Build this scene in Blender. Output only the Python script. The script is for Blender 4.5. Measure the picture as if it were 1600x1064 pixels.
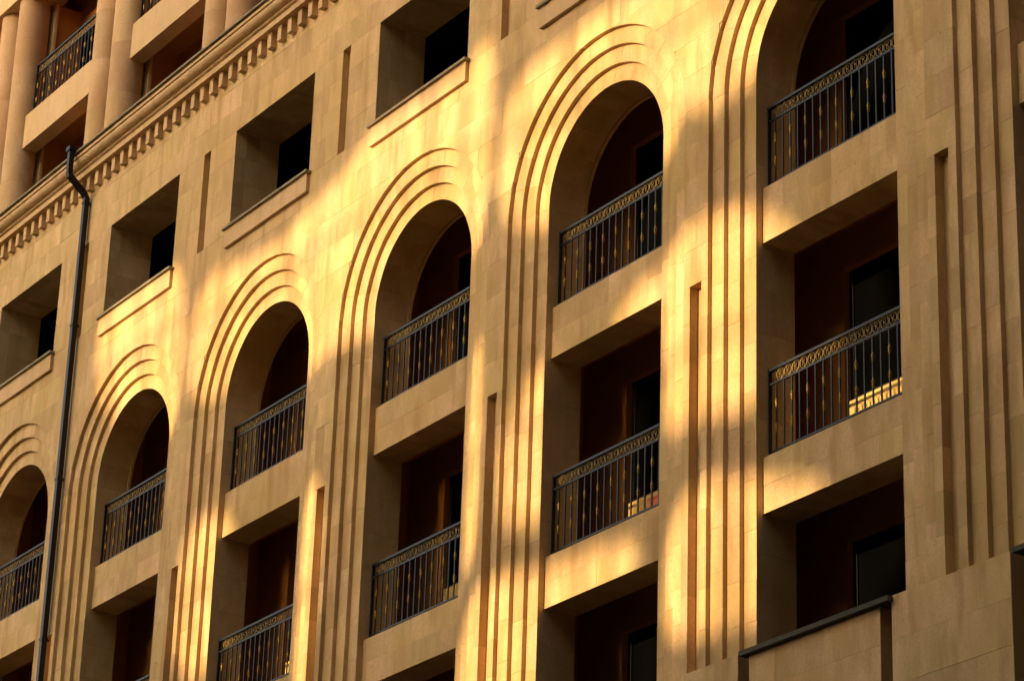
import bpy, math, random
from mathutils import Matrix, Vector
random.seed(7)
R = math.radians
scn = bpy.context.scene
for o in list(bpy.data.objects): bpy.data.objects.remove(o)
COL = scn.collection
GZ = -19.7                       # street level; z = 0 is the floor of the arched storey

# ------------------------------------------------------------------ camera
cam = bpy.data.cameras.new('camera'); camo = bpy.data.objects.new('camera', cam); COL.objects.link(camo)
yaw, pitch, roll = R(56.857), R(23.389), R(1.958)
f = Vector((-math.sin(yaw)*math.cos(pitch), math.cos(yaw)*math.cos(pitch), math.sin(pitch)))
r = Vector((math.cos(yaw), math.sin(yaw), 0)); u = r.cross(f)
r2 = math.cos(roll)*r + math.sin(roll)*u; u2 = -math.sin(roll)*r + math.cos(roll)*u
camo.matrix_world = Matrix(((r2.x, u2.x, -f.x, 52.303), (r2.y, u2.y, -f.y, -22.406), (r2.z, u2.z, -f.z, -18.136), (0, 0, 0, 1)))
cam.sensor_width = 36; cam.lens = 4702.7/1600*36
cam.clip_start = .5; cam.clip_end = 6000
scn.camera = camo

# ------------------------------------------------------------------ light
SUN_AZ, SUN_EL = R(8), R(12)     # azimuth: left of the facade's normal
w = bpy.data.worlds.new('World'); scn.world = w; w.use_nodes = True
nt = w.node_tree; sky = nt.nodes.new('ShaderNodeTexSky'); sky.sky_type = 'NISHITA'; sky.sun_disc = False
sky.sun_elevation = SUN_EL; sky.sun_rotation = math.pi + SUN_AZ
sky.air_density = .85; sky.dust_density = 6.5; sky.ozone_density = 0.15
nt.links.new(sky.outputs[0], nt.nodes['Background'].inputs[0]); nt.nodes['Background'].inputs[1].default_value = .15
sl = bpy.data.lights.new('sun', 'SUN'); so = bpy.data.objects.new('sun', sl); COL.objects.link(so)
sl.energy = 3.0; sl.angle = R(.75); sl.color = (1.0, .69, .37)
sd = Vector((-math.sin(SUN_AZ)*math.cos(SUN_EL), -math.cos(SUN_AZ)*math.cos(SUN_EL), math.sin(SUN_EL)))
so.rotation_euler = sd.to_track_quat('Z', 'Y').to_euler(); so.location = sd*150
vs = scn.view_settings; vs.view_transform = 'Standard'; vs.look = 'None'; vs.gamma = 1; vs.use_curve_mapping = False
vs.exposure = 1.48

# ------------------------------------------------------------------ materials
def mat(name, base, rough=.8, metal=0.0, var=None, spec=.3, scale=1.0, vary=.0, bump=0.0, stain=None):
    m = bpy.data.materials.new(name); m.use_nodes = True; t = m.node_tree; N = t.nodes; L = t.links
    b = N['Principled BSDF']; b.inputs['Roughness'].default_value = rough; b.inputs['Metallic'].default_value = metal
    b.inputs['Specular IOR Level'].default_value = spec
    b.inputs['Base Color'].default_value = (*base, 1)
    if var is None: return m
    geo = N.new('ShaderNodeNewGeometry'); oi = N.new('ShaderNodeObjectInfo')
    def math_(op, a, bb=None):
        n = N.new('ShaderNodeMath'); n.operation = op
        for i, v in enumerate((a, bb)):
            if v is None: continue
            if isinstance(v, (int, float)): n.inputs[i].default_value = v
            else: L.new(v, n.inputs[i])
        return n.outputs[0]
    rnd = math_('FRACT', math_('ADD', oi.outputs['Random'], math_('MULTIPLY', geo.outputs['Random Per Island'], 3.7)))
    # offset texture space per piece so that the grain does not run on across joints
    off = N.new('ShaderNodeCombineXYZ'); L.new(math_('MULTIPLY', rnd, 37.0), off.inputs[0]); L.new(math_('MULTIPLY', rnd, 11.0), off.inputs[2])
    pos = N.new('ShaderNodeVectorMath'); pos.operation = 'ADD'; L.new(geo.outputs['Position'], pos.inputs[0]); L.new(off.outputs[0], pos.inputs[1])
    mp = N.new('ShaderNodeMapping'); mp.inputs['Scale'].default_value = (1.0, 1.0, .38); L.new(pos.outputs[0], mp.inputs[0])
    n1 = N.new('ShaderNodeTexNoise'); n1.inputs['Scale'].default_value = 2.1*scale; n1.inputs['Detail'].default_value = 5; n1.inputs['Roughness'].default_value = .62
    L.new(mp.outputs[0], n1.inputs['Vector'])
    n2 = N.new('ShaderNodeTexNoise'); n2.inputs['Scale'].default_value = 24*scale; n2.inputs['Detail'].default_value = 6; L.new(pos.outputs[0], n2.inputs['Vector'])
    big = N.new('ShaderNodeTexNoise'); big.inputs['Scale'].default_value = .55; big.inputs['Detail'].default_value = 4; L.new(geo.outputs['Position'], big.inputs['Vector'])
    def ramp(src, lo, hi):
        n = N.new('ShaderNodeMapRange'); L.new(src, n.inputs[0]); n.inputs[1].default_value = lo; n.inputs[2].default_value = hi; return n.outputs[0]
    def mix(fac, a, bb, mode='MIX', k=1.0):
        n = N.new('ShaderNodeMix'); n.data_type = 'RGBA'; n.blend_type = mode
        L.new(math_('MULTIPLY', fac, k), n.inputs[0])
        for s, v in ((6, a), (7, bb)):
            if isinstance(v, tuple): n.inputs[s].default_value = (*v, 1)
            else: L.new(v, n.inputs[s])
        return n.outputs[2]
    c = mix(ramp(n1.outputs[0], .40, .62), base, var[0], k=.9)
    c = mix(ramp(big.outputs[0], .42, .68), c, var[1], k=.6)
    c = mix(ramp(n2.outputs[0], .35, .75), c, tuple(x*.80 for x in base), k=.5)
    # tone of each piece
    v = N.new('ShaderNodeHueSaturation'); L.new(c, v.inputs['Color'])
    vv = N.new('ShaderNodeMapRange'); L.new(rnd, vv.inputs[0]); vv.inputs[3].default_value = 1-vary; vv.inputs[4].default_value = 1+vary*.7
    L.new(vv.outputs[0], v.inputs['Value'])
    hh = N.new('ShaderNodeMapRange'); L.new(math_('FRACT', math_('MULTIPLY', rnd, 7.31)), hh.inputs[0]); hh.inputs[3].default_value = .5-vary*.05; hh.inputs[4].default_value = .5+vary*.05
    L.new(hh.outputs[0], v.inputs['Hue'])
    c = v.outputs[0]
    # small pits and dirt specks
    pit = N.new('ShaderNodeTexVoronoi'); pit.inputs['Scale'].default_value = 7*scale; L.new(pos.outputs[0], pit.inputs['Vector'])
    pn = N.new('ShaderNodeTexNoise'); pn.inputs['Scale'].default_value = 1.7; L.new(pos.outputs[0], pn.inputs['Vector'])
    pm = math_('MULTIPLY', ramp(pit.outputs['Distance'], .11, .05), ramp(pn.outputs[0], .56, .64))
    c = mix(pm, c, tuple(x*.35 for x in base), k=.75)
    if stain:
        sn = N.new('ShaderNodeTexNoise'); sn.inputs['Scale'].default_value = 1.1; sn.inputs['Detail'].default_value = 7
        sm = N.new('ShaderNodeMapping'); sm.inputs['Scale'].default_value = (3.2, 1, .5); L.new(geo.outputs['Position'], sm.inputs[0]); L.new(sm.outputs[0], sn.inputs['Vector'])
        c = mix(ramp(sn.outputs[0], .52, .72), c, stain, k=.7)
    L.new(c, b.inputs['Base Color'])
    if bump:
        bp = N.new('ShaderNodeBump'); bp.inputs['Strength'].default_value = bump; bp.inputs['Distance'].default_value = .01
        L.new(math_('SUBTRACT', n2.outputs[0], math_('MULTIPLY', pm, .6)), bp.inputs['Height']); L.new(bp.outputs[0], b.inputs['Normal'])
    return m

STONE = mat('honey_tuff', (.555, .372, .155), .82, var=((.75, .51, .265), (.51, .335, .10)), vary=.11, bump=.35, stain=(.39, .225, .075))
PLAIN = mat('smooth_tuff', (.60, .405, .195), .82, var=((.70, .47, .26), (.54, .355, .14)), vary=.05, bump=.2, stain=(.46, .30, .15))
COLST = mat('column_tuff', (.54, .34, .155), .8, var=((.68, .46, .26), (.42, .225, .08)), vary=.12, bump=.2)
MORTAR = mat('mortar', (.44, .29, .13), .9, var=((.48, .32, .15), (.38, .25, .11)), vary=0)
COPE = mat('weathered_coping', (.30, .25, .15), .85, var=((.36, .30, .19), (.20, .17, .11)), vary=.12, bump=.4, stain=(.13, .11, .07))
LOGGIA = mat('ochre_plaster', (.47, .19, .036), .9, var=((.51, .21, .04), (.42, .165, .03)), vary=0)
IRON = mat('blued_iron', (.010, .015, .021), .42, .1, spec=.35)
GILT = mat('gilt', (.24, .165, .05), .48, .75, spec=.5)
PIPE = mat('painted_pipe', (.006, .0045, .006), .4, 0, spec=.3)
CAP = mat('dark_coping', (.065, .06, .035), .8, var=((.085, .075, .045), (.045, .04, .025)), vary=.1, bump=.4)
PANEL = mat('yellow_plaster', (.62, .41, .11), .85, var=((.66, .44, .13), (.56, .36, .09)), vary=0)
GLASS = mat('dark_glass', (.002, .002, .002), .35, spec=0.0)
TILE = mat('floor_tile', (.34, .24, .15), .7, var=((.38, .27, .17), (.30, .21, .13)), vary=0)
FRAME = mat('dark_frame', (.018, .014, .011), .5, spec=.3)
REDP = mat('red_plastic', (.62, .13, .015), .5, spec=.3)
SOIL = mat('soil', (.03, .02, .012), .95)
CONC = mat('brown_render', (.08, .055, .028), .9, var=((.095, .065, .033), (.065, .045, .023)), vary=0)
PAVE = mat('paving', (.05, .044, .036), .9, var=((.06, .052, .042), (.042, .037, .031)), vary=0)

# ------------------------------------------------------------------ mesh helpers
class MB:
    def __init__(s): s.v = []; s.f = []; s.m = []; s.smooth = []
    def add(s, v, fs, mi=0, sm=False):
        n = len(s.v); s.v += v
        for q in fs: s.f.append(tuple(n+i for i in q)); s.m.append(mi); s.smooth.append(sm)
        return s
    def box(s, x0, x1, y0, y1, z0, z1, mi=0):
        return s.add([(x0,y0,z0),(x1,y0,z0),(x1,y1,z0),(x0,y1,z0),(x0,y0,z1),(x1,y0,z1),(x1,y1,z1),(x0,y1,z1)],
                     [(0,3,2,1),(4,5,6,7),(0,1,5,4),(1,2,6,5),(2,3,7,6),(3,0,4,7)], mi)
    def prism_y(s, poly, y0, y1, mi=0):             # polygon in (x, z), counter-clockwise seen from the street
        a = sum(poly[i][0]*poly[(i+1) % len(poly)][1]-poly[(i+1) % len(poly)][0]*poly[i][1] for i in range(len(poly)))
        if a < 0: poly = poly[::-1]
        n = len(poly)
        v = [(x, y0, z) for x, z in poly]+[(x, y1, z) for x, z in poly]
        fs = [tuple(range(n)), tuple(range(2*n-1, n-1, -1))]+[(i, i+n, (i+1) % n+n, (i+1) % n) for i in range(n)]
        return s.add(v, fs, mi)
    def prism_x(s, poly, x0, x1, mi=0, sm=False):   # polygon in (y, z)
        a = sum(poly[i][0]*poly[(i+1) % len(poly)][1]-poly[(i+1) % len(poly)][0]*poly[i][1] for i in range(len(poly)))
        if a < 0: poly = poly[::-1]
        n = len(poly)
        v = [(x0, y, z) for y, z in poly]+[(x1, y, z) for y, z in poly]
        fs = [tuple(range(n-1, -1, -1)), tuple(range(n, 2*n))]+[(i, (i+1) % n, (i+1) % n+n, i+n) for i in range(n)]
        return s.add(v, fs, mi)
    def lathe(s, prof, cx, cy, n=16, mi=0, sm=True):  # prof: (radius, z) from bottom to top
        v = []; fs = []
        for rr, z in prof:
            for i in range(n):
                t = 2*math.pi*i/n; v.append((cx+rr*math.cos(t), cy+rr*math.sin(t), z))
        for j in range(len(prof)-1):
            for i in range(n): fs.append((j*n+i, j*n+(i+1) % n, (j+1)*n+(i+1) % n, (j+1)*n+i))
        s.add(v, fs, mi, sm)
        s.add(v[:n], [tuple(range(n-1, -1, -1))], mi); s.add(v[-n:], [tuple(range(n))], mi)
        return s
    def tube(s, pts, rad, n=6, closed=False, mi=0, sq=False):
        P = [Vector(p) for p in pts]; m = len(P); v = []; fs = []
        for i, p in enumerate(P):
            a = P[(i-1) % m] if (closed or i > 0) else p; b = P[(i+1) % m] if (closed or i < m-1) else p
            d = (b-a).normalized(); ref = Vector((0, 1, 0)) if abs(d.y) < .9 else Vector((1, 0, 0))
            e1 = d.cross(ref).normalized(); e2 = d.cross(e1)
            for k in range(n):
                t = 2*math.pi*(k+(.5 if sq else 0))/n; v.append(tuple(p+rad*(math.cos(t)*e1+math.sin(t)*e2)))
        for i in range(m if closed else m-1):
            for k in range(n): fs.append((i*n+k, ((i+1) % m)*n+k, ((i+1) % m)*n+(k+1) % n, i*n+(k+1) % n))
        if not closed: fs += [tuple(range(n-1, -1, -1)), tuple((m-1)*n+k for k in range(n))]
        return s.add(v, fs, mi, not sq)
    def mesh(s, name, mats):
        me = bpy.data.meshes.new(name); me.from_pydata(s.v, [], s.f)
        for m in (mats if isinstance(mats, (list, tuple)) else [mats]): me.materials.append(m)
        me.polygons.foreach_set('material_index', s.m); me.polygons.foreach_set('use_smooth', s.smooth)
        me.update(); return me

WM = {}
def put(name, me, parent=None, loc=(0, 0, 0)):
    o = bpy.data.objects.new(name, me); COL.objects.link(o); Wm = Matrix.Translation(loc); WM[o.name] = Wm
    if parent is not None:
        o.parent = parent; o.matrix_parent_inverse = WM[parent.name].inverted()
    o.matrix_basis = Wm
    return o
def thing(name, label, cat, loc, group=None):
    o = put(name, None, None, loc); o['label'] = label; o['category'] = cat
    if group: o['group'] = group
    return o
def bx(x0, x1, y0, y1, z0, z1): return MB().box(x0, x1, y0, y1, z0, z1)

# ------------------------------------------------------------------ facade measures
PITCH = 5.0; BAYS = range(-1, 7)
H = 1.437; WR = .264; DR = .070; NR = 3; RO = H+NR*WR; SPR = 1.6     # opening half-width, ring width, step depth, spring line
ZB = -6.63                                                       # top of the plinth
YS = .32                                                         # face of the spandrels
YI = .86                                                         # inner face of the outer wall
FL = [(-.815, 0.0), (-4.671, -3.893)]                            # spandrel bottom and top (floor) levels
ROOMS = [(0.0, 3.75), (-3.893, -.32), (-7.79, -4.2)]             # loggia floor, ceiling
WL, WT, WB = 1.41, 6.95, 4.93                                    # square window
X0, X1 = -7.5, 32.5
FAR_Z = 8.39
G = .0017

# ------------------------------------------------------------------ the setting
gm = MB(); gm.add([(-2500,-2500,GZ),(2500,-2500,GZ),(2500,2500,GZ),(-2500,2500,GZ)], [(0,1,2,3)])
g = put('ground', gm.mesh('ground', PAVE)); g['kind'] = 'structure'

bld = thing('apartment_building', 'honey-coloured stone apartment building with tall stepped arches and iron balconies', 'building', (12.5, 0, GZ))

# ------------------------------------------------------------------ structural wall behind the stones
def arc(rad, a0, a1, n, cz=SPR): return [(rad*math.cos(a0+(a1-a0)*i/n), cz+rad*math.sin(a0+(a1-a0)*i/n)) for i in range(n+1)]
core = MB(); rc = H+.02
def sh(poly, X): return [(x+X, z) for x, z in poly]
YC = .222
for b in BAYS:
    X = b*PITCH
    for s in (-1, 1):
        core.box(X+min(s*rc, s*2.5), X+max(s*rc, s*2.5), YC, YI, -12, SPR)
        poly = [(s*2.5, SPR)]+[(s*x, z) for x, z in arc(rc, 0, math.pi/2, 24)]+[(0, WB), (s*2.5, WB)]
        core.prism_y(sh(poly, X), YC, YI)
        core.box(X+min(s*(WL+.02), s*2.5), X+max(s*(WL+.02), s*2.5), YC, YI, WB, WT+.02)
    core.box(X-2.5, X+2.5, YC, YI, WT+.02, 8.80)
wall = put('wall', core.mesh('wall', MORTAR), bld)

# ------------------------------------------------------------------ front stones
def cut_arch(x0, x1, z0, z1):
    """cell minus the stepped arches: list of polygons"""
    def zc(x):
        m = -99
        for c in (-PITCH, 0, PITCH):
            d = abs(x-c)
            if d < RO: m = max(m, SPR+math.sqrt(RO*RO-d*d))
        return m
    n = 40; xs = [x0+(x1-x0)*i/n for i in range(n+1)]
    b = [max(z0, zc(x)) for x in xs]
    if max(b) <= z0+1e-6: return [[(x0, z0), (x1, z0), (x1, z1), (x0, z1)]]
    out = []; cur = []
    for i, x in enumerate(xs):
        if b[i] < z1-.004: cur.append((x, b[i]))
        elif cur: out.append(cur); cur = []
    if cur: out.append(cur)
    res = []
    for c in out:
        if len(c) < 3: continue
        # thin out straight runs
        k = [c[0]]+[c[i] for i in range(1, len(c)-1) if not (c[i][1] == z0 and c[i-1][1] == z0 and c[i+1][1] == z0)]+[c[-1]]
        res.append(k+[(c[-1][0], z1), (c[0][0], z1)])
    return res
LV_LOW = [ZB+(-1.117-ZB)*i/10 for i in range(11)]
LV_MID = [-1.117+(SPR+1.117)*i/5 for i in range(6)]
LV_UP = [1.6, 2.15, 2.7, 3.25, 3.8, 4.35, WB, 5.44, 5.94, 6.45, WT, 7.45, 7.93, FAR_Z+.02]
cells = []                                # (polygon, y0)  in bay coordinates
def rect(x0, x1, z0, z1): return [(x0+G, z0+G), (x1-G, z0+G), (x1-G, z1-G), (x0+G, z1-G)]
for i in range(10):
    z0, z1 = LV_LOW[i:i+2]
    cells += [rect(RO, 2.375, z0, z1), rect(2.625, 5-RO, z0, z1)]
for i in range(5):
    z0, z1 = LV_MID[i:i+2]
    cells += ([rect(RO, 2.5, z0, z1), rect(2.5, 5-RO, z0, z1)] if i % 2 else [rect(RO, 5-RO, z0, z1)])
for i in range(len(LV_UP)-1):
    z0, z1 = LV_UP[i:i+2]
    if z0 >= WB-.01 and z1 <= WT+.01:
        if i % 2: cells += [rect(WL, 2.375, z0, z1), rect(2.625, 5-WL, z0, z1)]
        else: cells += [rect(WL, 1.95, z0, z1), rect(1.95, 2.375, z0, z1), rect(2.625, 3.05, z0, z1), rect(3.05, 5-WL, z0, z1)]
        continue
    js = [-2.5, -1.3, -.05, 1.2, 2.5] if i % 2 else [-1.9, -.65, .6, 1.85, 3.1]
    if i % 2 == 0 and z1 < SPR+RO: js = [-1.9, 0, 1.85, 3.1]
    if i % 2 and z1 < SPR+RO: js = [-2.5, 0, 2.5]
    for a, c in zip(js, js[1:]):
        for p in cut_arch(a+G, c-G, z0+G, z1-G): cells.append(p)

YB = .2255
def jit(): return random.uniform(-.0018, .0018)
near_sets = {}
class Pieces:
    """alike stones: the ones that show largest become objects, the rest one 'stuff' part"""
    def __init__(s, name, parent, cap=300): s.name = name; s.parent = parent; s.cap = cap; s.n = 0; s.rest = MB(); s.meshes = {}
    def place(s, key, mbfun, loc, near, mt):
        if near and s.n < s.cap:
            if key not in s.meshes: s.meshes[key] = mbfun().mesh(s.name, mt)
            put(s.name, s.meshes[key], s.parent, loc); s.n += 1
        else:
            m = mbfun(); s.rest.add([(x+loc[0], y+loc[1], z+loc[2]) for x, y, z in m.v], m.f)
    def close(s, mt, name):
        if s.rest.v:
            o = put(name, s.rest.mesh(name, mt), s.parent); o['kind'] = 'stuff'
fr = Pieces('wall_stone', wall)
order = sorted(BAYS, key=lambda b: -b)
for b in order:
    for k, p in enumerate(cells):
        near = 1 <= b <= 5
        fr.place(k, lambda p=p: MB().prism_y(p, 0, YB), (b*PITCH, jit(), 0), near, STONE)
fr.close(STONE, 'wall_stonework')
# mortar bed just behind the stone faces
bed = MB()
for b in BAYS:
    X = b*PITCH
    for z0, z1 in ((ZB, -1.117),): bed.box(X+RO+.004, X+2.371, .012, YC-.002, z0, z1+.002).box(X+2.629, X+5-RO-.004, .012, YC-.002, z0, z1+.002)
    bed.box(X+RO+.004, X+5-RO-.004, .012, YC-.002, -1.113, SPR+.01)
    for s in (-1, 1):
        poly = [(s*2.5, SPR+.01)]+[(s*x, z) for x, z in arc(RO+.004, .006, math.pi/2, 30)]+[(0, WB-.004), (s*2.5, WB-.004)]
        bed.prism_y(sh(poly, X), .012, YC-.002)
        bed.box(X+min(s*(WL+.004), s*2.371), X+max(s*(WL+.004), s*2.371), .012, YC-.002, WB-.004, WT+.004)
    bed.box(X-2.5, X+2.5, .012, YC-.002, WT+.004, FAR_Z)
slot = MB()
for b in BAYS:
    X = b*PITCH
    slot.box(X+2.37, X+2.63, .14, YC-.003, ZB, -1.10).box(X+2.37, X+2.63, .125, YC-.003, WB-.01, WT+.01)
put('slot_back', slot.mesh('slot_back', STONE), bld)['kind'] = 'stuff'
put('mortar_bed', bed.mesh('mortar_bed', MORTAR), bld)

# ------------------------------------------------------------------ stepped arches
arst = None
surr = {}
for b in BAYS:
    m = MB(); X = b*PITCH
    for k in range(NR):
        ro = RO-k*WR; ri = ro-WR+.004; y = DR*(k+1)+.012
        for s in (-1, 1): m.box(X+min(s*ri, s*(ro+.004)), X+max(s*ri, s*(ro+.004)), y, YC-.001, ZB, SPR)
        pts = arc(ro+.004, 0, math.pi, 60)+arc(ri, math.pi, 0, 60)
        m.prism_y(sh(pts, X), y, YC-.001)
    surr[b] = put('arch_surround', m.mesh('arch_surround', MORTAR), bld)
ring_cells = []
for k in range(NR):
    ro = RO-k*WR+.012; ri = RO-(k+1)*WR; y = DR*(k+1)
    ang = G/1.8
    nv = 13-k
    for i in range(nv):
        a0 = math.pi*i/nv+ang; a1 = math.pi*(i+1)/nv-ang
        ring_cells.append((arc(ro, a0, a1, 6)+arc(ri, a1, a0, 6), y))
    hgt = .62+.07*((k*2) % 3)
    for s in (-1, 1):
        z = SPR; j = 0
        while z > ZB+.01:
            h = hgt*(.8 if j % 3 == k else 1.0); zb = max(ZB, z-h)
            if zb-ZB < .2: zb = ZB
            ring_cells.append(([(min(s*ri, s*ro), zb+G), (max(s*ri, s*ro), zb+G), (max(s*ri, s*ro), z-G), (min(s*ri, s*ro), z-G)], y))
            z = zb; j += 1
ringm = {}
rest = MB(); cnt = 0
for b in order:
    for k, (p, y) in enumerate(ring_cells):
        loc = (b*PITCH, jit(), 0)
        near = (b in (3, 4, 5)) or (b == 6 and max(q[0] for q in p) < 0)
        if near and cnt < 300:
            if k not in ringm: ringm[k] = MB().prism_y(p, y, YB).mesh('arch_stone', STONE)
            put('arch_stone', ringm[k], surr[b], loc); cnt += 1
        else:
            m = MB().prism_y(p, y, YB); rest.add([(x+loc[0], yy+loc[1], z) for x, yy, z in m.v], m.f)
o = put('arch_stonework', rest.mesh('arch_stonework', STONE), bld); o['kind'] = 'stuff'

# ------------------------------------------------------------------ reveals of the openings
rv = Pieces('jamb_stone', wall)
zs = [SPR]; 
while zs[-1] > -11.9: zs.append(zs[-1]-.62)
for b in order:
    X = b*PITCH
    near = 0 <= b <= 5
    for s in (-1, 1):
        for i in range(len(zs)-1):
            ys = (YB+.001, .55, YI+.004) if i % 2 else (YB+.001, YI+.004)
            for ya, yb in zip(ys, ys[1:]):
                rv.place(('j', s, round(zs[i], 3), ya), lambda: MB().box(min(s*H, s*(H+.04)), max(s*H, s*(H+.04)), ya+G*.5, yb-G*.5, zs[i+1]+G, zs[i]-G),
                         (X+s*random.uniform(0, .0015), 0, 0), near and s < 0 and zs[i] > -8.5, STONE)
    for i in range(10):
        a0, a1 = math.pi*i/10+.001, math.pi*(i+1)/10-.001
        rv.place(('a', i), lambda: MB().prism_y(arc(H+.04, a0, a1, 6)+arc(H, a1, a0, 6), YB+.001, YI+.004), (X, 0, 0), near and i > 3, STONE)
    # square window
    for s in (-1, 1):
        for i, (z0, z1) in enumerate(zip(LV_UP[6:10], LV_UP[7:11])):
            ys = (YB+.001, .5, .90) if i % 2 else (YB+.001, .90)
            for ya, yb in zip(ys, ys[1:]):
                rv.place(('w', s, i, ya), lambda: MB().box(min(s*WL, s*(WL+.04)), max(s*WL, s*(WL+.04)), ya+G*.5, yb-G*.5, z0+G, z1-G), (X, 0, 0), near and s < 0, STONE)
    rv.place(('wt',), lambda: MB().box(-WL, WL, YB+.001, .90, WT, WT+.04), (X, 0, 0), False, STONE)
    rv.place(('wb',), lambda: MB().box(-WL-.03, WL+.03, YB+.001, .90, WB-.06, WB-.005), (X, 0, 0), False, STONE)
rv.close(STONE, 'jamb_stonework')
for b in BAYS:
    X = b*PITCH; m = MB()
    m.prism_y(sh(arc(H+.002, 0, math.pi, 48)+arc(H-.025, math.pi, 0, 48), X), YI-.035, YI+.02)
    for s in (-1, 1): m.box(X+min(s*(H+.002), s*(H-.02)), X+max(s*(H+.002), s*(H-.02)), YI-.03, YI+.02, 0, SPR)
    put('inner_bead', m.mesh('inner_bead', STONE), bld)

# ------------------------------------------------------------------ spandrels (floor edges) and loggias
sp = MB
spst = Pieces('spandrel_stone', None)
span_rest = []
for b in order:
    X = b*PITCH
    for li, (z0, z1) in enumerate(FL):
        core_s = put('spandrel', bx(X-H+.0, X+H-.0, YS+.012, YI-.002, z0+.004, z1-.004).mesh('spandrel', MORTAR), bld)
        spst.parent = core_s
        zm = z0+(z1-z0)*.5
        rows = [(z0, zm, [-H+.002, -.55, .35, H-.002]), (zm, z1, [-H+.002, -1.0, .0, .95, H-.002])]
        if li: rows = [(z0, zm, [-H+.002, -.15, .85, H-.002]), (zm, z1, [-H+.002, -.6, .45, H-.002])]
        for za, zb, js in rows:
            for a, c in zip(js, js[1:]):
                me = MB().box(a+G*.6, c-G*.6, YS, YI, za+(G*.6 if za == zm else 0), zb-(G*.6 if zb == zm else 0)).mesh('spandrel_stone', STONE)
                put('spandrel_stone', me, core_s, (X, jit(), 0))

def loggia(b, zf, zc, li):
    X = b*PITCH
    vis = 0 <= b <= 5
    sill = zf+1.06; top = zf+3.0
    m = MB()
    a = 1.3
    y0, y1 = 1.6, 1.78
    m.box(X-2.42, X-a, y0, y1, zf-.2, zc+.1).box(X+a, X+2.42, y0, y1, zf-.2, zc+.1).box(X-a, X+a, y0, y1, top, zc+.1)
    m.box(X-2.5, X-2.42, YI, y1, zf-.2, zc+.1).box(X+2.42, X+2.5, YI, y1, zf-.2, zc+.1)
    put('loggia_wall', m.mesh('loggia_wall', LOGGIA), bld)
    put('under_window_panel', bx(X-a+.05, X+a-.05, y0+.02, y1, zf-.2, sill-.005).mesh('under_window_panel', PANEL), bld)
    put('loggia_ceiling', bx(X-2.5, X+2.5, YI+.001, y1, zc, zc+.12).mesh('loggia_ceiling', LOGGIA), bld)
    put('loggia_floor', bx(X-2.5, X+2.5, YI-.001, y1, zf-.19, zf-.02).mesh('loggia_floor', TILE), bld)
    fm = MB()
    for xx in (-a, -.04, a-.08): fm.box(X+xx, X+xx+.08, y0+.10, y0+.16, sill, top)
    fm.box(X-a+.08, X+a-.08, y0+.105, y0+.155, sill, sill+.07).box(X-a, X-a+.05, y0+.03, y1, zf-.2, sill).box(X+a-.05, X+a, y0+.03, y1, zf-.2, sill).box(X-a+.08, X+a-.08, y0+.105, y0+.155, top-.07, top)
    wn = put('loggia_window', fm.mesh('loggia_window', FRAME), bld)
    for xa, xb in ((-a+.08, -.04), (.04, a-.08)):
        put('pane', bx(X+xa, X+xb, y0+.125, y0+.14, sill+.07, top-.07).mesh('pane', GLASS), wn)
for b in order:
    for li, (zf, zc) in enumerate(ROOMS): loggia(b, zf, zc, li)
    X = b*PITCH                              # room behind the square window
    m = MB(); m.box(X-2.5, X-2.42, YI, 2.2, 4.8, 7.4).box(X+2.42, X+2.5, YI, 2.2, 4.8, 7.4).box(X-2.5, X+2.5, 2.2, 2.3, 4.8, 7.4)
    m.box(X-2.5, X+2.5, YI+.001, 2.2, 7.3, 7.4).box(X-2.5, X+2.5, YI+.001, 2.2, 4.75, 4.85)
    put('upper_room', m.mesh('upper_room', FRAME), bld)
    fm = MB().box(X-2.42, X+2.42, 1.50, 1.56, 7.2, 7.3)
    for xx in (-2.4, -.05, 2.3): fm.box(X+xx, X+xx+.1, 1.50, 1.56, 4.85, 7.21)
    wn = put('upper_window', fm.mesh('upper_window', FRAME), bld)
    for xa, xb in ((-2.3, -.05), (.05, 2.3)): put('pane', bx(X+xa, X+xb, 1.52, 1.535, 4.85, 7.3).mesh('pane', GLASS), wn)

# ------------------------------------------------------------------ window sills
for b in order:
    X = b*PITCH
    s_ = put('window_sill', bx(-1.50, 1.50, -.115, .24, 4.945, 4.99).mesh('window_sill', COPE), bld, (X, 0, 0))
    put('apron', bx(-1.46, 1.46, -.065, .01, 4.595, 4.944).mesh('apron', PLAIN), s_, (X, 0, 0))

# ------------------------------------------------------------------ cornice with dentils
prof = [(.12, 8.392), (-.20, 8.392), (-.20, 8.515), (-.225, 8.515), (-.225, 8.53), (-.243, 8.53), (-.243, 8.56)]
for i in range(13):
    a = math.pi/2*i/12; prof.append((-.25-.128*math.sin(a), 8.69-.122*math.cos(a)))
prof += [(-.378, 8.70), (-.352, 8.705), (-.352, 8.716)]
prof += [(-.402, 8.717), (-.402, 8.782), (-.375, 8.782), (-.375, 8.80), (.12, 8.80)]
cor = put('cornice', MB().prism_x(prof, X0-.1, X1+.1).mesh('cornice', PLAIN), bld)
x = X0-.1; 
while x < X1: put('coping_stone', bx(x+.002, min(x+1.25, X1+.1)-.002, -.452, 1.30, 8.802, 8.842).mesh('coping_stone', COPE), cor, (0, jit(), 0)); x += 1.25
dme = MB().box(-.068, .068, -.118, .012, 8.085, 8.3925).mesh('dentil', PLAIN)
x = 5.4+.068-.3635*36
while x < X1: put('dentil', dme, cor, (x, 0, 0)) if x > X0 else None; x += .3635

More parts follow.
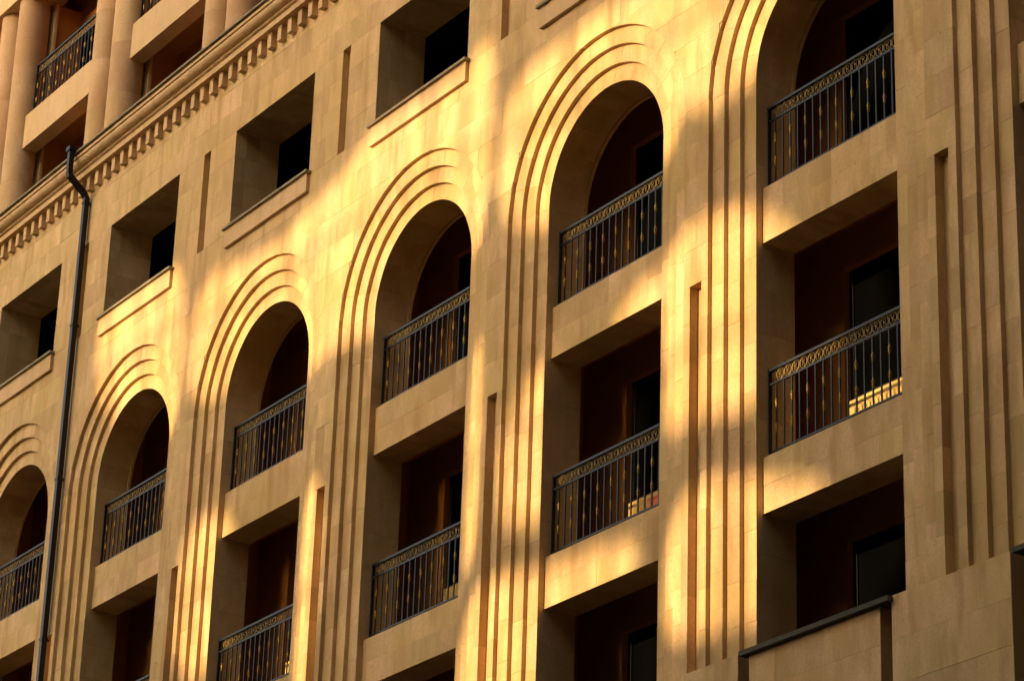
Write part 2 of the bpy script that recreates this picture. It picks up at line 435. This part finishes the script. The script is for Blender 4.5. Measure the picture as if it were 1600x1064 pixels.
# ------------------------------------------------------------------ top storey
def drum(cx, z0, z1): return MB().lathe([(.34, z0+.002), (.34, z1-.002)], 0, 0, 48)
zz = [8.842, 10.1, 11.25, 12.4, 13.5, 14.55]
dr = [drum(0, a, c).mesh('drum', COLST) for a, c in zip(zz, zz[1:])]
for b in range(-2, 7):
    PX = b*PITCH+2.5
    for s in (-1, 1):
        c = put('column', MB().lathe([(.334, 8.842), (.334, 14.56)], 0, 0, 32).mesh('column', MORTAR), bld, (PX+s*.45, .3, 0))
        for d in dr: put('drum', d, c, (PX+s*.45, .3, 0))
    put('pilaster', bx(PX-.72, PX+.72, .66, 1.32, 8.842, 14.55).mesh('pilaster', LOGGIA), bld)
    put('pilaster_edge', bx(PX-.80, PX+.80, .64, .70, 8.842, 14.55).mesh('pilaster_edge', PLAIN), bld)
    put('column_beam', bx(PX-1.05, PX+1.05, -.12, .80, 14.55, 15.6).mesh('column_beam', PLAIN), bld)
for b in BAYS:
    X = b*PITCH
    put('parapet_panel', bx(X-1.72, X+1.72, .2, .52, 10.84, 11.63).mesh('parapet_panel', PLAIN), bld)
    m = MB().box(X-2.5, X-1.9, 1.30, 1.5, 8.6, 15.6).box(X-.3, X+2.5, 1.30, 1.5, 8.6, 15.6).box(X-1.9, X-.3, 1.30, 1.5, 14.0, 15.6).box(X-1.9, X-.3, 1.3, 1.5, 10.6, 11.6)
    put('terrace_wall', m.mesh('terrace_wall', LOGGIA), bld)
    put('terrace_floor', bx(X-2.5, X+2.5, .521, 1.3, 11.3, 11.58).mesh('terrace_floor', LOGGIA), bld)
    d = put('terrace_door', bx(X-1.88, X-.32, 1.40, 1.46, 8.85, 14.0).mesh('terrace_door', FRAME), bld)
    for xa, xb in ((-1.8, -1.15), (-1.05, -.4)): put('pane', bx(X+xa, X+xb, 1.385, 1.40, 11.7, 13.9).mesh('pane', GLASS), d)
    put('top_beam', bx(X-1.449, X+1.449, .15, .75, 14.7, 15.6).mesh('top_beam', PLAIN), bld)
put('roof', bx(X0-.3, X1+.3, -.5, 8, 15.6, 15.9).mesh('roof', COPE), bld)
# body of the house behind the loggias
m = MB(); m.box(X0, X1, 2.4, 12, GZ, 15.6).box(X0-.3, X0, -.02, 12, GZ, 8.8).box(X1, X1+.3, -.02, 12, GZ, 8.8)
put('house_body', m.mesh('house_body', CONC), bld)

# ------------------------------------------------------------------ plinth with parapets
pl = MB()
PY = -.08
for b in BAYS:
    X = b*PITCH
    pl.box(X-2.5, X-1.45, PY+.012, .3, GZ, ZB-.012).box(X+1.50, X+2.5, PY+.012, .3, GZ, ZB-.012).box(X-1.22, X+1.29, PY+.012, .25, GZ, -6.72)
    pl.box(X-2.5, X+2.5, .3, YI, GZ, -7.8)
plo = put('plinth', pl.mesh('plinth', MORTAR), bld)
ps = Pieces('plinth_stone', plo)
zl = [ZB, -7.18, -7.73, -8.28, -8.83, -9.38, -9.93, -10.5, -11.1]
for b in order:
    X = b*PITCH
    for i in range(len(zl)-1):
        near = b >= 3 and i < 5
        o = .0 if i % 2 else .45
        for xa, xb in ((1.50, 2.5+o), (2.5+o, 5-1.45)):
            ps.place(('o', i, xa), lambda: MB().box(xa+G, xb-G, PY, .2, zl[i+1]+G, zl[i]-(G if i else 0)), (X, jit(), 0), near, STONE)
        js = [-1.22, -.35, .55, 1.29] if i % 2 else [-1.22, -.7, .25, 1.29]
        for xa, xb in zip(js, js[1:]):
            ps.place(('i', i, xa), lambda: MB().box(xa+G, xb-G, PY, .2, zl[i+1]+G, (-6.714 if i == 0 else zl[i]-G)), (X, jit(), 0), near, STONE)
    put('parapet_cap', bx(-1.33, 1.53, -.165, .32, -6.705, -6.642).mesh('parapet_cap', CAP), plo, (X, 0, 0))
ps.close(STONE, 'plinth_stonework')
put('lower_wall', bx(X0, X1, PY-.002, .1, GZ, -11.1).mesh('lower_wall', PLAIN), plo)

# ------------------------------------------------------------------ balcony railings
def bar(m, x, z0, z1, hw=.0098, mi=0): m.box(x-hw, x+hw, -hw, hw, z0, z1, mi)
def baluster(orn):
    m = MB(); bar(m, 0, .10, 1.03); bar(m, 0, 1.058, 1.226, .005)
    if orn:
        for zc in (.405, .755):
            m.lathe([(.011, zc-.072), (.019, zc-.062), (.011, zc-.045), (.024, zc-.028), (.012, zc-.008), (.027, zc+.010), (.015, zc+.04), (.009, zc+.085)], 0, 0, 8, 1)
    return m.mesh('baluster', [IRON, GILT])
BAL = [baluster(False), baluster(True)]
def scroll():
    m = MB(); R0 = .071
    m.tube([(R0*math.cos(t*math.pi/9), 0, R0*1.14*math.sin(t*math.pi/9)) for t in range(18)], .0062, 5, True)
    for s in (-1, 1):                                   # two inner volutes
        pts = []
        for i in range(12):
            t = i/11; a = (.5+1.9*t)*math.pi; rr = .036*(1-.62*t)
            pts.append((s*(rr*math.cos(a)), 0, s*(.036+rr*math.sin(a))))
        m.tube(pts, .005, 5)
    m.box(-.010, .010, -.012, .012, -.012, .012)
    return m.mesh('scroll', GILT)
SCR = scroll()
RAILME = {}
def railing(X, y, zf, half, visible=True):
    n = int(half/.1615)
    m = MB(); m.box(X-half, X+half, y-.03, y+.03, zf+1.225, zf+1.262)
    rl = put('balcony_railing', m.mesh('balcony_railing', IRON), bld)
    put('rail', bx(X-half, X+half, y-.014, y+.014, zf+1.03, zf+1.058).mesh('rail', IRON), rl)
    put('rail', bx(X-half, X+half, y-.014, y+.014, zf+.075, zf+.10).mesh('rail', IRON), rl)
    for s in (-1, 1):
        put('end_post', bx(X+s*(half-.012)-.014, X+s*(half-.012)+.014, y-.02, y+.02, zf-.01, zf+1.224).mesh('end_post', IRON), rl)
    for k in range(-n, n+1):
        if visible: put('baluster', BAL[(k+1) % 2], rl, (X+k*.1615, y, zf))
    for k in range(-n, n):
        if visible: put('scroll', SCR, rl, (X+(k+.5)*.1615, y, zf+1.142))
    return rl
for b in range(0, 6): railing(b*PITCH, .43, 0.0, H-.003)
for b in range(1, 6): railing(b*PITCH, .43, -3.893, H-.003)
for b in (0, 1): railing(b*PITCH, .36, 11.63, 1.70)

# ------------------------------------------------------------------ rain pipe
pp = [(2.5, -.52, 8.88), (2.5, -.52, 8.38), (2.5, -.50, 8.31), (2.5, -.16, 8.02), (2.5, -.10, 7.93), (2.5, -.10, GZ)]
dp = put('drainpipe', MB().tube(pp, .074, 4, sq=True).mesh('drainpipe', PIPE), bld)
for z in (7.85, 5.2, 2.0, -1.2, -4.4):
    put('pipe_joint', bx(2.5-.064, 2.5+.064, -.164, -.036, z-.05, z).mesh('pipe_joint', PIPE), dp)
    put('pipe_bracket', bx(2.5-.02, 2.5+.02, -.03, .01, z-.04, z-.01).mesh('pipe_bracket', PIPE), dp)
put('pipe_outlet', bx(2.5-.085, 2.5+.085, -.60, -.30, 8.845, 8.93).mesh('pipe_outlet', PIPE), dp)

# ------------------------------------------------------------------ planters on the balconies
def planter(label, x0, x1, y0, y1, z0, z1):
    t = thing('planter_box', label, 'planter', ((x0+x1)/2, (y0+y1)/2, z0), 'red planter boxes on the balconies')
    m = MB(); w_ = .015
    m.box(x0, x1, y0, y0+w_, z0, z1).box(x0, x1, y1-w_, y1, z0, z1).box(x0, x0+w_, y0+w_, y1-w_, z0, z1).box(x1-w_, x1, y0+w_, y1-w_, z0, z1).box(x0+w_, x1-w_, y0+w_, y1-w_, z0, z0+.02)
    put('trough', m.mesh('trough', REDP), t)
    put('rim', MB().box(x0-.01, x1+.01, y0-.012, y0-.001, z1-.03, z1+.004).mesh('rim', REDP), t)
    put('soil', bx(x0+w_, x1-w_, y0+w_, y1-w_, z0+.02, z1-.03).mesh('soil', SOIL), t)
planter('orange-red planter box behind the middle-storey railing beside the sunlit pier', 20.72, 21.35, .56, .80, -3.91, -3.58)
planter('dark red planter box at the right end of the opening above the capped parapet', 25.85, 26.38, .62, .85, -7.81, -6.30)

# ------------------------------------------------------------------ unseen wall added across the street to shade the facade in patches
DG = 42.0
def gp(X, Z): return (X-DG*math.tan(SUN_AZ), Z+DG*math.tan(SUN_EL)/math.cos(SUN_AZ))
HOLES = [  # outlines of the wanted sun patches, in facade coordinates
 [(3.4, 5.15), (3.45, 4.2), (3.7, 3.3), (4.2, 2.4), (4.7, 1.85), (7.0, 1.8), (7.15, 2.6), (7.1, 4.2), (6.6, 5.2)],
 [(7.42, 4.5), (7.4, 2.3), (7.8, 1.9), (9.2, 1.85), (11.7, 1.35), (12.5, 1.15), (13.0, 1.45), (17.15, 1.3), (17.2, 4.7), (16.9, 5.3), (16.3, 4.75), (13.3, 5.05), (12.7, 4.5), (11.5, 4.4), (10.7, 4.05), (9.3, 4.1)],
 [(17.42, 4.0), (17.5, 1.55), (19, 1.35), (21.7, 1.2), (22.05, 1.85), (22.6, 1.45), (23.2, 1.6), (24.0, 2.1), (25.0, 2.3), (25.3, 4.2), (19.0, 4.3)],
 # lower storeys
 [(7.6, -.4), (7.55, -3.2), (8.95, -3.2), (9.0, -.6), (8.4, -.2)],
 [(11.65, -.9), (11.6, -5), (12.3, -5), (12.65, -3.0), (12.6, -1.05), (12.1, -.8)],
 [(16.6, .0), (16.5, -3.6), (17.15, -3.6), (17.1, -.5), (16.9, .1)],
 [(17.75, -1.4), (17.7, -3.3), (18.66, -3.4), (18.68, -.6), (18.4, -.85)],
 [(16.5, -4.1), (16.4, -6.4), (18.9, -6.4), (19.2, -5.0), (20.4, -4.8), (20.9, -4.5), (20.6, -4.15), (20.0, -3.98), (18.0, -3.95)],
 [(20.2, -.35), (20.0, -.9), (21.5, -1.4), (21.45, -3.1), (23.7, -3.1), (23.85, -2.95), (24.9, -2.95), (24.9, -1.6), (24.0, -1.3), (24.25, -.95), (24.0, -.65), (23.4, -.1), (22.4, -.1), (21.5, -.2)],
 [(21.6, -4.2), (21.5, -6.1), (24.0, -6.1), (24.1, -5.0), (24.7, -4.85), (24.8, -4.5), (24.1, -4.25), (22.8, -3.85)],
 [(1.9, -.6), (1.9, -3.5), (2.5, -3.5), (2.55, -.6)],
]
import bmesh
from mathutils.geometry import tessellate_polygon
outer = [gp(-13, 0), gp(67, 0)]
gx0, gx1 = outer[0][0], outer[1][0]; gz1 = 24.4
def smooth(poly, it=2):
    for _ in range(it):
        q = []
        for i in range(len(poly)):
            a, c = poly[i], poly[(i+1) % len(poly)]
            q += [(a[0]*.75+c[0]*.25, a[1]*.75+c[1]*.25), (a[0]*.25+c[0]*.75, a[1]*.25+c[1]*.75)]
        poly = q
    return poly
loops = [[Vector((gx0, 0, GZ)), Vector((gx1, 0, GZ)), Vector((gx1, 0, gz1)), Vector((gx0, 0, gz1))]]
for h in HOLES: loops.append([Vector((p[0], 0, p[1])) for p in smooth([gp(*q) for q in h])])
flat = [(p.x, p.z) for l in loops for p in l]
tris = tessellate_polygon([[Vector((p.x, p.z, 0)) for p in l] for l in loops])
m = MB(); n = len(flat)
m.v = [(a, -DG, c) for a, c in flat]+[(a, -DG-.4, c) for a, c in flat]
for t in tris:
    m.f += [tuple(t), tuple(i+n for i in t[::-1])]
k = 0
for l in loops:
    for i in range(len(l)):
        a, c = k+i, k+(i+1) % len(l); m.f.append((a, c, c+n, a+n))
    k += len(l)
m.m = [0]*len(m.f); m.smooth = [False]*len(m.f)
opp = thing('shade_wall', 'unseen tall wall added across the street, its holes cut to throw sun patches on the stone facade', 'building', ((gx0+gx1)/2, -DG, GZ))
put('wall', m.mesh('shade_wall_face', CONC), opp)
put('parapet', bx(gx0-.3, gx1+.3, -DG-.6, -DG+.2, gz1, gz1+.6).mesh('parapet', CONC), opp)  # top edge of the added shade wall
put('low_sky_block', bx(-170, gx0-.01, -DG-12, -DG-.1, GZ, -4).mesh('low_sky_block', CONC), opp)  # unseen mass added to stop low sky light and ground bounce from the left
rnd = random.Random(11)
for h in HOLES:
    q = [gp(*p) for p in h]; xa, xb = min(p[0] for p in q), max(p[0] for p in q); za, zb = min(p[1] for p in q), max(p[1] for p in q)
    x = xa+rnd.uniform(.3, .8)
    while x < xb-.2:
        wd = rnd.uniform(.04, .18); put('streak_bar', bx(x, x+wd, -DG-.3, -DG-.1, za-.2, zb+.2).mesh('streak_bar', FRAME), opp); x += wd+rnd.uniform(.45, 1.15)  # upright bars added to break the sun patches into streaks
    if zb-za > 2.5:
        z = za+rnd.uniform(.35, .65)*(zb-za); put('shade_crossbar', bx(xa-.2, xb+.2, -DG-.29, -DG-.11, z, z+.09).mesh('shade_crossbar', FRAME), opp)  # crossbar added to split the taller sun patches
put('shade_wall_base', bx(gx0-.15, gx1+.15, -DG+.001, -DG+.15, GZ, GZ+1.2).mesh('shade_wall_base', CONC), opp)
# ------------------------------------------------------------------ unseen block added on the right to cut off sky light
nb = thing('right_sky_block', 'unseen tall brown block added at the right end of the street to cut off sky light', 'building', (76, -32, GZ))
put('wall', bx(62, 90, -75, 10, GZ, 42).mesh('sky_block_wall', CONC), nb)
put('cornice', bx(61.5, 90.5, -75.5, 10.5, 42, 42.7).mesh('sky_block_cornice', CONC), nb)
wme = bx(-.06, .04, -.7, .7, 0, 2.1).mesh('window', FRAME); pme = bx(-.075, -.061, -.62, .62, .08, 2.02).mesh('pane', GLASS)
for i in range(20):
    for j in range(16):
        wn = put('window', wme, nb, (62, -72+4*i, GZ+4+3.6*j)); put('pane', pme, wn, (62, -72+4*i, GZ+4+3.6*j))
